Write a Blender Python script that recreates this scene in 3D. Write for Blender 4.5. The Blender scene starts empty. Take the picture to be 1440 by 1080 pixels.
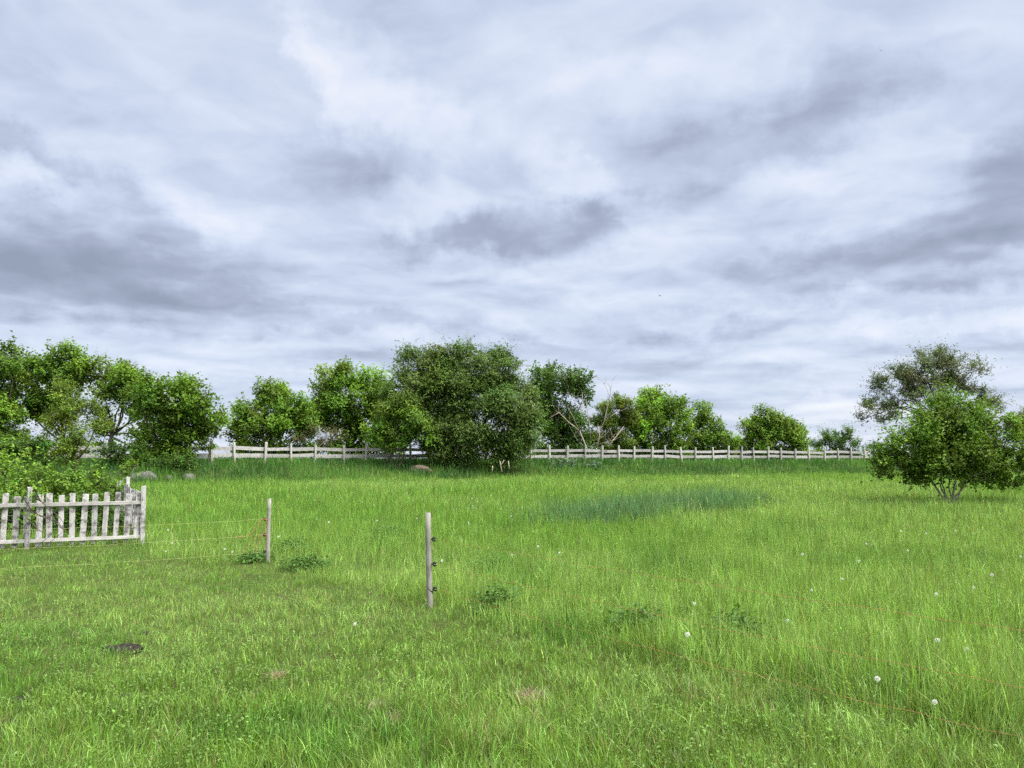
import bpy, math, random
import numpy as np
from mathutils import Vector

R = math.radians
rng = np.random.default_rng(11)
random.seed(11)
S = bpy.context.scene
C = S.collection

# ------------------------------------------------------------------ camera
CAM_Z, F, PITCH = 1.6, 1067.0, R(5.62)
cd = bpy.data.cameras.new("camera")
cam = bpy.data.objects.new("camera", cd)
C.objects.link(cam)
cam.location = (0, 0, CAM_Z)
cam.rotation_euler = (R(90) + PITCH, 0, 0)
cd.sensor_width = 36.0
cd.lens = F / 1440 * 36.0
cd.clip_start, cd.clip_end = 0.05, 9000
S.camera = cam
S.render.resolution_x, S.render.resolution_y = 1024, 768

S.view_settings.view_transform = 'Standard'
S.view_settings.look = 'None'
S.view_settings.gamma = 1.0
S.view_settings.use_curve_mapping = False
S.view_settings.exposure = 1.15
S.cycles.max_bounces = 6
S.cycles.diffuse_bounces = 3
S.cycles.transmission_bounces = 3
S.cycles.glossy_bounces = 2
S.cycles.use_denoising = False

SUN_EL, SUN_AZ = R(54), R(118)          # azimuth clockwise from the view direction (+Y)
CP, SP = math.cos(PITCH), math.sin(PITCH)


def ray(px, py):
    """direction through a photo pixel (1440 x 1080), used to survey where things stand"""
    x, y, z = (px - 720) / F, 1.0, -(py - 540) / F
    return np.array([x, y * CP - z * SP, y * SP + z * CP])


def at(px, py, Y):
    d = ray(px, py)
    return np.array([0, 0, CAM_Z]) + d * (Y / d[1])


# ------------------------------------------------------------------ node helper
class NT:
    def __init__(self, tree):
        self.t = tree
        tree.nodes.clear()

    def n(self, kind, ins=None, **props):
        nd = self.t.nodes.new(kind)
        for k, v in props.items():
            setattr(nd, k, v)
        for k, v in (ins or {}).items():
            sock = nd.inputs[k]
            if hasattr(v, 'is_output'):
                self.t.links.new(v, sock)
            else:
                sock.default_value = v
        return nd

    def math(self, op, a, b=0.0, clamp=False):
        return self.n('ShaderNodeMath', {0: a, 1: b}, operation=op, use_clamp=clamp).outputs[0]

    def mix(self, fac, a, b, blend='MIX'):
        nd = self.n('ShaderNodeMix', data_type='RGBA', blend_type=blend)
        for i, v in ((0, fac), (6, a), (7, b)):
            if hasattr(v, 'is_output'):
                self.t.links.new(v, nd.inputs[i])
            else:
                nd.inputs[i].default_value = v if not isinstance(v, tuple) or len(v) == 4 else (*v, 1)
        return nd.outputs[2]

    def ramp(self, fac, stops, interp='LINEAR'):
        nd = self.n('ShaderNodeValToRGB', {0: fac})
        cr = nd.color_ramp
        cr.interpolation = interp
        while len(cr.elements) < len(stops):
            cr.elements.new(0.5)
        for e, (p, c) in zip(cr.elements, stops):
            e.position = p
            e.color = (*c, 1) if len(c) == 3 else c
        return nd.outputs[0]

    def maprange(self, v, a, b, c, d, smooth=False):
        nd = self.n('ShaderNodeMapRange', {0: v, 1: a, 2: b, 3: c, 4: d})
        nd.interpolation_type = 'SMOOTHSTEP' if smooth else 'LINEAR'
        return nd.outputs[0]


# ------------------------------------------------------------------ world: cloud deck over a Nishita sky
W = bpy.data.worlds.new("World")
S.world = W
W.use_nodes = True
nt = NT(W.node_tree)
tc = nt.n('ShaderNodeTexCoord').outputs['Generated']
sep = nt.n('ShaderNodeSeparateXYZ', {0: tc})
dx, dy, dz = sep.outputs
az = nt.math('ARCTAN2', dx, dy)
el = nt.math('ARCSINE', dz)
zc = nt.math('ADD', nt.math('MAXIMUM', dz, 0.0), 0.10)
plane = nt.n('ShaderNodeCombineXYZ', {0: nt.math('DIVIDE', dx, zc), 1: nt.math('DIVIDE', dy, zc), 2: 0.0}).outputs[0]
warp = nt.n('ShaderNodeTexNoise', {'Vector': plane, 'Scale': 0.9, 'Detail': 4.0, 'Roughness': 0.55}).outputs['Color']
warpv = nt.n('ShaderNodeVectorMath', {0: warp, 1: (0.5, 0.5, 0.5)}, operation='SUBTRACT').outputs[0]
pw = nt.n('ShaderNodeVectorMath', {0: warpv, 1: (0.9, 0.9, 0.9), 2: plane}, operation='MULTIPLY_ADD').outputs[0]
n1 = nt.n('ShaderNodeTexNoise', {'Vector': pw, 'Scale': 0.55, 'Detail': 9.0, 'Roughness': 0.50}).outputs['Fac']
n2 = nt.n('ShaderNodeTexNoise', {'Vector': pw, 'Scale': 1.7, 'Detail': 9.0, 'Roughness': 0.55}).outputs['Fac']
# relief of the cloud bases: each billow against the one just above it
pw_up = nt.n('ShaderNodeVectorMath', {0: pw, 3: 0.945}, operation='SCALE').outputs[0]
b0 = nt.n('ShaderNodeTexNoise', {'Vector': pw, 'Scale': 1.15, 'Detail': 10.0, 'Roughness': 0.52}).outputs['Fac']
b1 = nt.n('ShaderNodeTexNoise', {'Vector': pw_up, 'Scale': 1.15, 'Detail': 10.0, 'Roughness': 0.52}).outputs['Fac']
relief = nt.math('MULTIPLY', nt.math('SUBTRACT', b1, b0), nt.maprange(dz, 0.02, 0.30, 0.55, 1.35))
azel = nt.n('ShaderNodeCombineXYZ', {0: az, 1: el, 2: 0.0}).outputs[0]
wn = nt.n('ShaderNodeTexNoise', {'Vector': azel, 'Scale': 8.0, 'Detail': 10.0, 'Roughness': 0.62}).outputs['Color']
wv = nt.n('ShaderNodeVectorMath', {0: wn, 1: (0.5, 0.5, 0.5)}, operation='SUBTRACT').outputs[0]
azel_w = nt.n('ShaderNodeVectorMath', {0: wv, 1: (0.24, 0.15, 0.0), 2: azel}, operation='MULTIPLY_ADD').outputs[0]
lum = nt.math('ADD', nt.math('MULTIPLY', nt.math('SUBTRACT', n1, 0.5), 0.8),
              nt.math('MULTIPLY', nt.math('SUBTRACT', n2, 0.5), nt.maprange(dz, 0.02, 0.35, 0.45, 0.75)))
# cloud banks and bright breaks of this sky: direction (from px), half sizes, tilt, weight
BANKS = [
    (735, 330, 190, 55, 6, -0.34), (840, 300, 75, 42, 0, -0.20), (640, 345, 140, 30, 0, -0.18),
    (1080, 190, 250, 60, 14, -0.27), (1190, 140, 120, 70, 0, -0.20), (930, 190, 120, 38, 0, -0.12),
    (130, 350, 270, 70, -4, -0.36), (60, 395, 230, 60, 0, -0.25), (90, 225, 170, 30, -20, -0.30),
    (1410, 270, 150, 60, 12, -0.38), (1320, 375, 300, 38, 8, -0.32), (1180, 370, 200, 26, 6, -0.18),
    (520, 205, 130, 45, -6, -0.17), (420, 215, 130, 50, 0, -0.06), (720, 462, 240, 26, 0, -0.22), (330, 450, 300, 34, -4, -0.20),
    (1230, 20, 240, 60, 8, -0.13), (1040, 470, 150, 20, 4, -0.16),
    (545, 130, 190, 62, -30, 0.27), (440, 80, 110, 30, -48, 0.20), (840, 255, 120, 36, -20, 0.28), (950, 90, 200, 45, 10, 0.16),
    (60, 190, 130, 24, -16, 0.06), (620, 285, 150, 34, 4, 0.20), (300, 300, 160, 26, -12, 0.14), (60, 245, 120, 22, -15, 0.18),
    (1000, 448, 330, 26, 2, 0.24), (1390, 455, 190, 26, 2, 0.40), (1430, 335, 90, 20, 10, 0.22), (560, 485, 240, 22, 0, 0.12),
    (240, 385, 90, 14, 4, 0.12), (1120, 265, 100, 26, -12, 0.06), (700, 620, 900, 60, 0, 0.10), (1230, 560, 140, 10, 0, 0.16),
]
for px, py, rx, ry, tilt, wgt in BANKS:
    d = ray(px, py)
    d = d / np.linalg.norm(d)
    a0, e0 = math.atan2(d[0], d[1]), math.asin(d[2])
    mp = nt.n('ShaderNodeMapping', {'Vector': azel_w, 'Location': (a0, e0, 0), 'Rotation': (0, 0, R(tilt)),
                                    'Scale': (rx / F, ry / F, 1)}, vector_type='TEXTURE').outputs[0]
    ln = nt.n('ShaderNodeVectorMath', {0: mp}, operation='LENGTH').outputs['Value']
    lum = nt.math('ADD', lum, nt.maprange(ln, 0.15, 1.2, wgt * 0.85, 0.0, True))
lum = nt.math('ADD', lum, nt.math('MINIMUM', nt.math('MAXIMUM', relief, -0.16), 0.20))
strat = nt.n('ShaderNodeVectorMath', {0: azel_w, 1: (5.0, 26.0, 1.0)}, operation='MULTIPLY').outputs[0]
sn = nt.n('ShaderNodeTexNoise', {'Vector': strat, 'Scale': 1.0, 'Detail': 8.0, 'Roughness': 0.6}).outputs['Fac']
lum = nt.math('ADD', lum, nt.math('MULTIPLY', nt.math('SUBTRACT', sn, 0.5), nt.maprange(el, 0.05, 0.32, 0.62, 0.12)))
lum = nt.math('ADD', lum, 0.60)
ccol = nt.ramp(lum, [(0.0, (0.30, 0.345, 0.45)), (0.26, (0.41, 0.46, 0.60)), (0.52, (0.595, 0.675, 0.85)),
                     (0.74, (0.76, 0.83, 0.98)), (1.0, (0.93, 0.955, 1.02))])
# an overcast deck grows brighter overhead and round the veiled sun
up = nt.maprange(dz, 0.50, 1.0, 1.0, 3.0, True)
sd = (math.cos(SUN_EL) * math.sin(SUN_AZ), math.cos(SUN_EL) * math.cos(SUN_AZ), math.sin(SUN_EL))
sdot = nt.n('ShaderNodeVectorMath', {0: tc, 1: sd}, operation='DOT_PRODUCT').outputs['Value']
glow = nt.maprange(sdot, 0.55, 1.0, 1.0, 4.0, True)
gain = nt.math('MULTIPLY', nt.math('MULTIPLY', up, glow), 4.4)
warm = nt.maprange(nt.math('MULTIPLY', up, glow), 1.0, 2.6, 0.0, 0.85, True)
ccol = nt.mix(warm, ccol, (0.80, 0.78, 0.73, 1))
clouds = nt.n('ShaderNodeVectorMath', {0: ccol, 3: gain}, operation='SCALE').outputs[0]
sky = nt.n('ShaderNodeTexSky', sky_type='NISHITA', sun_disc=False, sun_elevation=SUN_EL, sun_rotation=SUN_AZ)
skyc = nt.mix(0.94, sky.outputs[0], clouds)
bg = nt.n('ShaderNodeBackground', {'Color': skyc, 'Strength': 0.1})
wo = nt.n('ShaderNodeOutputWorld', {'Surface': bg.outputs[0]})

# ------------------------------------------------------------------ sun behind thin cloud
sl = bpy.data.lights.new("sun", 'SUN')
sl.energy = 1.5
sl.angle = R(10)
sl.color = (1.0, 0.955, 0.88)
so = bpy.data.objects.new("sun", sl)
C.objects.link(so)
so.rotation_euler = Vector(sd).to_track_quat('Z', 'Y').to_euler()


# ------------------------------------------------------------------ numpy noise
def _hash(ix, iy, seed):
    h = (ix.astype(np.int64) * 374761393 + iy.astype(np.int64) * 668265263 + seed * 974634777) & 0x7fffffff
    h = ((h ^ (h >> 13)) * 1274126177) & 0x7fffffff
    return ((h ^ (h >> 16)) & 0xffff) / 65535.0


def vnoise(x, y, seed=0):
    ix, iy = np.floor(x), np.floor(y)
    fx, fy = x - ix, y - iy
    fx, fy = fx * fx * (3 - 2 * fx), fy * fy * (3 - 2 * fy)
    a, b = _hash(ix, iy, seed), _hash(ix + 1, iy, seed)
    c, d = _hash(ix, iy + 1, seed), _hash(ix + 1, iy + 1, seed)
    return (a + (b - a) * fx) + ((c + (d - c) * fx) - (a + (b - a) * fx)) * fy


def fbm(x, y, scale, seed=0, octs=4):
    x, y = np.asarray(x, float) / scale, np.asarray(y, float) / scale
    s, amp, tot = 0, 1.0, 0
    for o in range(octs):
        s = s + amp * vnoise(x + 17.3 * o, y - 9.1 * o, seed + o)
        tot += amp
        amp *= 0.5
        x, y = x * 2.03, y * 2.03
    return s / tot


def sstep(a, b, x):
    t = np.clip((np.asarray(x, float) - a) / (b - a), 0, 1)
    return t * t * (3 - 2 * t)


# ------------------------------------------------------------------ lie of the land
FPX = np.array([-500, 60, 150, 275, 375, 515, 747, 883, 1195, 1440, 1900], float)
FYD = np.array([31, 38, 39.5, 42, 45, 48.5, 54, 57, 66, 74, 92], float)
FXW = (FPX - 720) / F * FYD


def fence_y(x):
    return np.interp(x, FXW, FYD)


def fence_s(x, y):
    return (np.asarray(y, float) - fence_y(x)) * 0.87


def ground_z(x, y):
    x, y = np.asarray(x, float), np.asarray(y, float)
    s = fence_s(x, y)
    z = 0.36 * sstep(12, 36, y) + 0.82 * sstep(-7.0, -0.8, s)
    near = 1 - sstep(90, 200, np.hypot(x, y))
    z = z + near * (0.10 * (fbm(x, y, 5.0, 3, 3) - 0.5) + 0.05 * (fbm(x, y, 0.9, 5, 2) - 0.5))
    return z - 1.4 * sstep(6, 120, s)


def on_ground(px, py, dz=0.0):
    d = ray(px, py)
    d = d / d[1]
    prev = 2.0
    for Y in np.arange(2.0, 160, 0.05):
        p = np.array([0, 0, CAM_Z]) + d * Y
        if p[2] <= float(ground_z(p[0], p[1])) + dz:
            break
    return np.array([p[0], p[1], float(ground_z(p[0], p[1]))])


# ------------------------------------------------------------------ objects
def tag(o, label=None, cat=None, group=None, kind=None):
    for k, v in (('label', label), ('category', cat), ('group', group), ('kind', kind)):
        if v:
            o[k] = v
    return o


def empty(name, loc, label, cat, group=None, rz=0.0):
    o = bpy.data.objects.new(name, None)
    C.objects.link(o)
    o.location = tuple(float(v) for v in loc)
    o.rotation_euler = (0, 0, rz)
    o.empty_display_size = 0.2
    return tag(o, label, cat, group)


class MB:
    """collects vertex / face arrays and links them as ONE mesh object"""

    def __init__(self):
        self.v, self.f, self.c, self.n = [], [], [], 0

    def add(self, v, f, col=None):
        v = np.asarray(v, np.float32).reshape(-1, 3)
        self.v.append(v)
        self.f.append(np.asarray(f, np.int32) + self.n)
        if col is not None:
            col = np.asarray(col, np.float32)
            if col.ndim == 1:
                col = np.tile(col, (len(v), 1))
            self.c.append(col)
        self.n += len(v)
        return self

    def tube(self, pts, rad, sides=6, cap=True):
        pts = np.asarray(pts, float)
        n = len(pts)
        rad = np.broadcast_to(np.asarray(rad, float), (n,))
        tan = np.gradient(pts, axis=0)
        tan /= np.linalg.norm(tan, axis=1)[:, None] + 1e-9
        ref = np.where(np.abs(tan[:, 2:3]) > 0.9, np.array([[1.0, 0, 0]]), np.array([[0, 0, 1.0]]))
        if np.abs(tan[:, 2]).max() > 0.9 and np.abs(tan[:, 2]).min() < 0.9:
            ref = np.tile([[0.31, 0.95, 0.05]], (n, 1))
        u = np.cross(tan, ref)
        u /= np.linalg.norm(u, axis=1)[:, None] + 1e-9
        w = np.cross(tan, u)
        a = np.linspace(0, 2 * np.pi, sides, endpoint=False)
        ring = pts[:, None] + rad[:, None, None] * (np.cos(a)[None, :, None] * u[:, None] + np.sin(a)[None, :, None] * w[:, None])
        i, j = np.meshgrid(np.arange(n - 1), np.arange(sides), indexing='ij')
        k = (j + 1) % sides
        q = np.stack([i * sides + j, i * sides + k, (i + 1) * sides + k, (i + 1) * sides + j], -1).reshape(-1, 4)
        self.add(ring.reshape(-1, 3), q)
        if cap:
            base = self.n - n * sides
            self.f.append(np.array([np.arange(sides)[::-1] + base], np.int32))
            self.f.append(np.array([np.arange(sides) + base + (n - 1) * sides], np.int32))
        return self

    def box(self, cx, cy, cz, sx, sy, sz, jit=0.0, bev=0.0):
        """box with chamfered long edges (z), centre and full sizes"""
        x, y, z = sx / 2, sy / 2, sz / 2
        b = bev
        if b:
            ring = [(-x + b, -y), (x - b, -y), (x, -y + b), (x, y - b), (x - b, y), (-x + b, y), (-x, y - b), (-x, -y + b)]
        else:
            ring = [(-x, -y), (x, -y), (x, y), (-x, y)]
        m = len(ring)
        v = [(cx + p[0], cy + p[1], cz - z) for p in ring] + \
            [(cx + p[0] + random.uniform(-jit, jit), cy + p[1], cz + z + random.uniform(-jit, jit)) for p in ring]
        q = [(i, (i + 1) % m, m + (i + 1) % m, m + i) for i in range(m)]
        n0 = self.n
        self.add(v, q)
        self.f.append(np.array([[n0 + m - 1 - i for i in range(m)]], np.int32))
        self.f.append(np.array([[n0 + m + i for i in range(m)]], np.int32))
        return self

    def build(self, name, mat, parent=None, smooth=False):
        V = np.concatenate(self.v)
        me = bpy.data.meshes.new(name)
        loops = np.concatenate([f.ravel() for f in self.f])
        tot = np.concatenate([np.full(len(f), f.shape[1], np.int32) for f in self.f])
        start = np.concatenate([[0], np.cumsum(tot)[:-1]]).astype(np.int32)
        me.vertices.add(len(V))
        me.vertices.foreach_set('co', V.ravel())
        me.loops.add(len(loops))
        me.loops.foreach_set('vertex_index', loops.astype(np.int32))
        me.polygons.add(len(tot))
        me.polygons.foreach_set('loop_start', start)
        me.polygons.foreach_set('use_smooth', np.full(len(tot), smooth, bool))
        if self.c:
            ca = me.attributes.new('tint', 'FLOAT_COLOR', 'POINT')
            cc = np.concatenate(self.c)
            if cc.shape[1] == 3:
                cc = np.concatenate([cc, np.ones((len(cc), 1), np.float32)], 1)
            ca.data.foreach_set('color', cc.ravel())
        me.update(calc_edges=True)
        me.materials.append(mat)
        o = bpy.data.objects.new(name, me)
        C.objects.link(o)
        if parent:
            o.parent = parent
        return o


# ------------------------------------------------------------------ materials
def new_mat(name):
    m = bpy.data.materials.new(name)
    m.use_nodes = True
    return m, NT(m.node_tree)


def leaf_mat(name, trans=0.35, rough=0.5, spec=0.3, tint=(1.25, 1.15, 0.55)):
    m, t = new_mat(name)
    at_ = t.n('ShaderNodeAttribute', attribute_name='tint').outputs['Color']
    p = t.n('ShaderNodeBsdfPrincipled', {'Base Color': at_, 'Roughness': rough, 'Specular IOR Level': spec})
    tr_c = t.mix(1.0, at_, (*tint, 1), 'MULTIPLY')
    tr = t.n('ShaderNodeBsdfTranslucent', {'Color': tr_c})
    mx = t.n('ShaderNodeMixShader', {0: trans, 1: p.outputs[0], 2: tr.outputs[0]})
    t.n('ShaderNodeOutputMaterial', {0: mx.outputs[0]})
    return m


def wood_mat(name, c_light, c_mid, c_dark, streak=(28, 28, 2.2), dark_amt=0.5):
    m, t = new_mat(name)
    oi = t.n('ShaderNodeObjectInfo')
    co = t.n('ShaderNodeTexCoord').outputs['Object']
    off = t.n('ShaderNodeVectorMath', {0: oi.outputs['Random'], 1: (37.0, 11.0, 53.0)}, operation='MULTIPLY').outputs[0]
    p = t.n('ShaderNodeVectorMath', {0: co, 1: off}, operation='ADD').outputs[0]
    ps = t.n('ShaderNodeVectorMath', {0: p, 1: streak}, operation='MULTIPLY').outputs[0]
    g = t.n('ShaderNodeTexNoise', {'Vector': ps, 'Scale': 1.0, 'Detail': 6.0, 'Roughness': 0.65}).outputs['Fac']
    st = t.n('ShaderNodeTexNoise', {'Vector': p, 'Scale': 7.0, 'Detail': 5.0, 'Roughness': 0.7}).outputs['Fac']
    base = t.ramp(g, [(0.3, c_mid), (0.62, c_light)])
    dk = t.maprange(t.math('ADD', t.math('MULTIPLY', st, 0.7), t.math('MULTIPLY', g, 0.3)), 0.46, 0.60, 0.0, dark_amt, True)
    rnd = t.maprange(oi.outputs['Random'], 0, 1, 0.78, 1.12)
    col = t.mix(dk, base, c_dark)
    col = t.n('ShaderNodeVectorMath', {0: col, 3: rnd}, operation='SCALE').outputs[0]
    bmp = t.n('ShaderNodeBump', {'Height': g, 'Strength': 0.5, 'Distance': 0.01}).outputs[0]
    b = t.n('ShaderNodeBsdfPrincipled', {'Base Color': col, 'Roughness': 0.85, 'Specular IOR Level': 0.2, 'Normal': bmp})
    t.n('ShaderNodeOutputMaterial', {0: b.outputs[0]})
    return m


def noise_mat(name, stops, scale=6.0, rough=0.9, bump=0.6, detail=8.0, space='Object', spec=0.2, dist=0.02):
    m, t = new_mat(name)
    co = t.n('ShaderNodeTexCoord').outputs[space]
    n = t.n('ShaderNodeTexNoise', {'Vector': co, 'Scale': scale, 'Detail': detail, 'Roughness': 0.65}).outputs['Fac']
    col = t.ramp(n, stops)
    bmp = t.n('ShaderNodeBump', {'Height': n, 'Strength': bump, 'Distance': dist}).outputs[0]
    b = t.n('ShaderNodeBsdfPrincipled', {'Base Color': col, 'Roughness': rough, 'Specular IOR Level': spec, 'Normal': bmp})
    t.n('ShaderNodeOutputMaterial', {0: b.outputs[0]})
    return m


M_GRASS = leaf_mat('grass_blade', 0.34, 0.45, 0.35, (1.15, 1.12, 0.5))
M_LEAF = leaf_mat('leaf', 0.36, 0.5, 0.22)
M_WILLOW = leaf_mat('willow_leaf', 0.30, 0.5, 0.22, (1.15, 1.1, 0.6))
M_BARK = noise_mat('bark', [(0.3, (0.035, 0.028, 0.022)), (0.7, (0.13, 0.11, 0.09))], 14, 0.95, 0.8)
M_PALEBARK = noise_mat('pale_bark', [(0.3, (0.16, 0.14, 0.10)), (0.7, (0.40, 0.36, 0.29))], 18, 0.9, 0.6)
M_DEADWOOD = noise_mat('dead_wood', [(0.3, (0.22, 0.19, 0.13)), (0.7, (0.50, 0.45, 0.35))], 18, 0.9, 0.5)
M_PICKET = wood_mat('weathered_picket', (0.56, 0.545, 0.54), (0.30, 0.285, 0.28), (0.06, 0.05, 0.046), (30, 30, 2.4), 0.85)
M_RAIL = wood_mat('weathered_rail', (0.52, 0.50, 0.48), (0.37, 0.35, 0.33), (0.15, 0.135, 0.12), (2.2, 30, 30), 0.45)
M_BOARD = wood_mat('bleached_board', (0.46, 0.45, 0.44), (0.30, 0.29, 0.285), (0.15, 0.14, 0.13), (1.2, 14, 14), 0.5)
M_FPOST = wood_mat('bleached_post', (0.50, 0.48, 0.45), (0.34, 0.325, 0.30), (0.20, 0.18, 0.16), (14, 14, 1.5), 0.4)
M_STAKE = wood_mat('grey_stake', (0.38, 0.36, 0.33), (0.25, 0.235, 0.21), (0.11, 0.10, 0.085), (60, 60, 3.0), 0.5)
M_STONE = noise_mat('field_stone', [(0.25, (0.05, 0.047, 0.043)), (0.5, (0.11, 0.105, 0.10)), (0.75, (0.21, 0.20, 0.185))], 5, 0.95, 0.8)
M_SOIL = noise_mat('dark_soil', [(0.3, (0.008, 0.007, 0.006)), (0.7, (0.045, 0.036, 0.031))], 26, 1.0, 1.0)
M_SAND = noise_mat('bare_bank', [(0.3, (0.07, 0.05, 0.038)), (0.7, (0.25, 0.19, 0.155))], 9, 1.0, 1.0)


def plain(name, col, rough=0.5, spec=0.4):
    return noise_mat(name, [(0.3, tuple(c * 0.85 for c in col)), (0.7, tuple(min(1, c * 1.12) for c in col))], 40, rough, 0.1, 3, 'Object', spec)


M_BLACK = plain('black_plastic', (0.012, 0.012, 0.012), 0.35)
M_ORANGE = plain('orange_polywire', (0.40, 0.20, 0.09), 0.6)
M_STRING = plain('yellow_polywire', (0.40, 0.38, 0.17), 0.6)
M_REDWIRE = plain('orange_red_wire', (0.34, 0.13, 0.06), 0.6)
M_FLUFF, t = new_mat('seed_fluff')
nz = t.n('ShaderNodeTexNoise', {'Vector': t.n('ShaderNodeTexCoord').outputs['Object'], 'Scale': 90.0, 'Detail': 3.0}).outputs['Fac']
fc = t.ramp(nz, [(0.35, (0.60, 0.60, 0.55)), (0.65, (0.84, 0.84, 0.82))])
t.n('ShaderNodeOutputMaterial', {0: t.n('ShaderNodeMixShader', {0: t.math('MULTIPLY', nz, 0.45),
    1: t.n('ShaderNodeBsdfDiffuse', {'Color': fc}).outputs[0], 2: t.n('ShaderNodeBsdfTransparent').outputs[0]}).outputs[0]})
M_STEM = plain('green_stem', (0.16, 0.24, 0.06), 0.6)
M_BIRD = plain('bird_feathers', (0.05, 0.05, 0.06), 0.8)

# ------------------------------------------------------------------ ground, one sheet to the horizon
xs = np.concatenate([-np.geomspace(4000, 46, 26), np.arange(-45, 80.1, 0.42), np.geomspace(82, 4000, 26)])
ys = np.concatenate([-np.geomspace(3000, 6, 16), np.arange(-5, 90, 0.42), np.geomspace(92, 5000, 30)])
gx, gy = np.meshgrid(xs, ys, indexing='xy')
gz = ground_z(gx, gy)
nx, ny = len(xs), len(ys)
i, j = np.meshgrid(np.arange(nx - 1), np.arange(ny - 1), indexing='xy')
q = np.stack([j * nx + i, j * nx + i + 1, (j + 1) * nx + i + 1, (j + 1) * nx + i], -1).reshape(-1, 4)
m, t = new_mat('meadow_ground')
co = t.n('ShaderNodeTexCoord').outputs['Object']
na = t.n('ShaderNodeTexNoise', {'Vector': co, 'Scale': 0.35, 'Detail': 6.0}).outputs['Fac']
nb = t.n('ShaderNodeTexNoise', {'Vector': co, 'Scale': 18.0, 'Detail': 6.0, 'Roughness': 0.7}).outputs['Fac']
gcol = t.mix(t.maprange(nb, 0.42, 0.62, 0, 1, True), t.ramp(na, [(0.3, (0.045, 0.085, 0.016)), (0.7, (0.08, 0.13, 0.025))]), (0.055, 0.046, 0.022))
bmp = t.n('ShaderNodeBump', {'Height': nb, 'Strength': 0.8, 'Distance': 0.03}).outputs[0]
b = t.n('ShaderNodeBsdfPrincipled', {'Base Color': gcol, 'Roughness': 1.0, 'Specular IOR Level': 0.1, 'Normal': bmp})
t.n('ShaderNodeOutputMaterial', {0: b.outputs[0]})
mb = MB()
mb.add(np.stack([gx, gy, gz], -1), q)
tag(mb.build('ground', m, smooth=True), kind='structure')

# ------------------------------------------------------------------ surveyed points
STAKE_FAR = on_ground(377, 792)
STAKE_NEAR = on_ground(605, 856)
WIRE_RIGHT_END = np.array([4.35, 2.1, 0.0])
WIRE_LEFT_END = np.array([-8.6, 9.0, 0.0])
LINE_X = np.array([-40, -8.8, -6.9, -5.9, STAKE_FAR[0], STAKE_NEAR[0], WIRE_RIGHT_END[0], 12])
LINE_Y = np.array([13.2, 14.0, 14.4, 12.3, STAKE_FAR[1], STAKE_NEAR[1], WIRE_RIGHT_END[1], -6])
PICK_A, PICK_B, PICK_C = np.array([-11.4, 12.35]), np.array([-6.98, 14.55]), np.array([-9.9, 19.3])
MOLES = [(172, 916, 0.145, 0.042), (30, 988, 0.065, 0.03), (12, 1022, 0.06, 0.03), (177, 984, 0.045, 0.025), (205, 893, 0.05, 0.02)]
MOLE_P = [(on_ground(a, b_), c, d) for a, b_, c, d in MOLES]
DRY = [(556, 1022, 0.075), (390, 960, 0.05), (750, 990, 0.12), (530, 1004, 0.05)]
DRY_P = [(on_ground(a, b_), c) for a, b_, c in DRY]


# ------------------------------------------------------------------ grass
def lawn_side(x, y):
    """metres on the camera's side of the electric fence line (positive) or beyond it (negative)"""
    return np.interp(x, LINE_X, LINE_Y) - y


def blades(p, h, w, lean, tint, segs):
    n = len(p)
    a = rng.uniform(0, 2 * np.pi, n)
    la = 4 * np.pi * fbm(p[:, 0], p[:, 1], 0.5, 91, 2) + rng.normal(0, 1.7, n)
    side = np.stack([np.cos(a), np.sin(a), np.zeros(n)], 1)
    ld = np.stack([np.cos(la), np.sin(la), np.zeros(n)], 1)
    ts = [0, 0.45, 1.0] if segs == 2 else [0, 0.34, 0.7, 1.0]
    ws = [1, 0.85, 0] if segs == 2 else [0.9, 1.0, 0.65, 0]
    cols = []
    for t_, w_ in zip(ts, ws):
        c = p + ld * (h * lean * t_ ** 2)[:, None]
        c = c + np.array([0, 0, 1.0]) * (h * (t_ - 0.38 * np.minimum(lean, 1.2) * t_ ** 2))[:, None]
        if w_ > 0:
            cols += [c - side * (w * w_ / 2)[:, None], c + side * (w * w_ / 2)[:, None]]
        else:
            cols += [c]
    k = len(cols)
    v = np.stack(cols, 1).reshape(-1, 3)
    o = (np.arange(n) * k)[:, None]
    quads = [np.concatenate([o + 2 * s, o + 2 * s + 1, o + 2 * s + 3, o + 2 * s + 2], 1) for s in range(segs - 1)]
    tri = np.concatenate([o + 2 * segs - 2, o + 2 * segs - 1, o + 2 * segs], 1)
    return v, np.concatenate(quads), tri, np.repeat(tint, k, 0)


def sample_polar(n, r0, r1, power, half):
    """points round the viewpoint, denser close by"""
    e = 2 - power
    u = rng.random(n)
    r = (r0 ** e + u * (r1 ** e - r0 ** e)) ** (1 / e)
    th = rng.uniform(-half, half, n)
    return r * np.sin(th), r * np.cos(th), r


PATCH_C, PATCH_A = np.array([4.3, 21.0]), math.atan2(6.6, 7.6)


def patch_mask(x, y):
    ca, sa = math.cos(PATCH_A), math.sin(PATCH_A)
    u = (x - PATCH_C[0]) * ca + (y - PATCH_C[1]) * sa
    v = -(x - PATCH_C[0]) * sa + (y - PATCH_C[1]) * ca
    d = np.sqrt((u / 4.9) ** 2 + (v / 1.75) ** 2) + 1.0 * (fbm(x, y, 1.5, 31) - 0.5)
    return 1 - sstep(0.55, 1.1, d)


COLS = dict(
    lawn=np.array([0.150, 0.262, 0.044]), lawn2=np.array([0.200, 0.315, 0.074]),
    mead=np.array([0.155, 0.295, 0.044]), mead2=np.array([0.215, 0.350, 0.078]),
    dark=np.array([0.046, 0.128, 0.024]), bank=np.array([0.086, 0.205, 0.032]),
    blue=np.array([0.100, 0.205, 0.080]), straw=np.array([0.40, 0.32, 0.16]))


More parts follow.
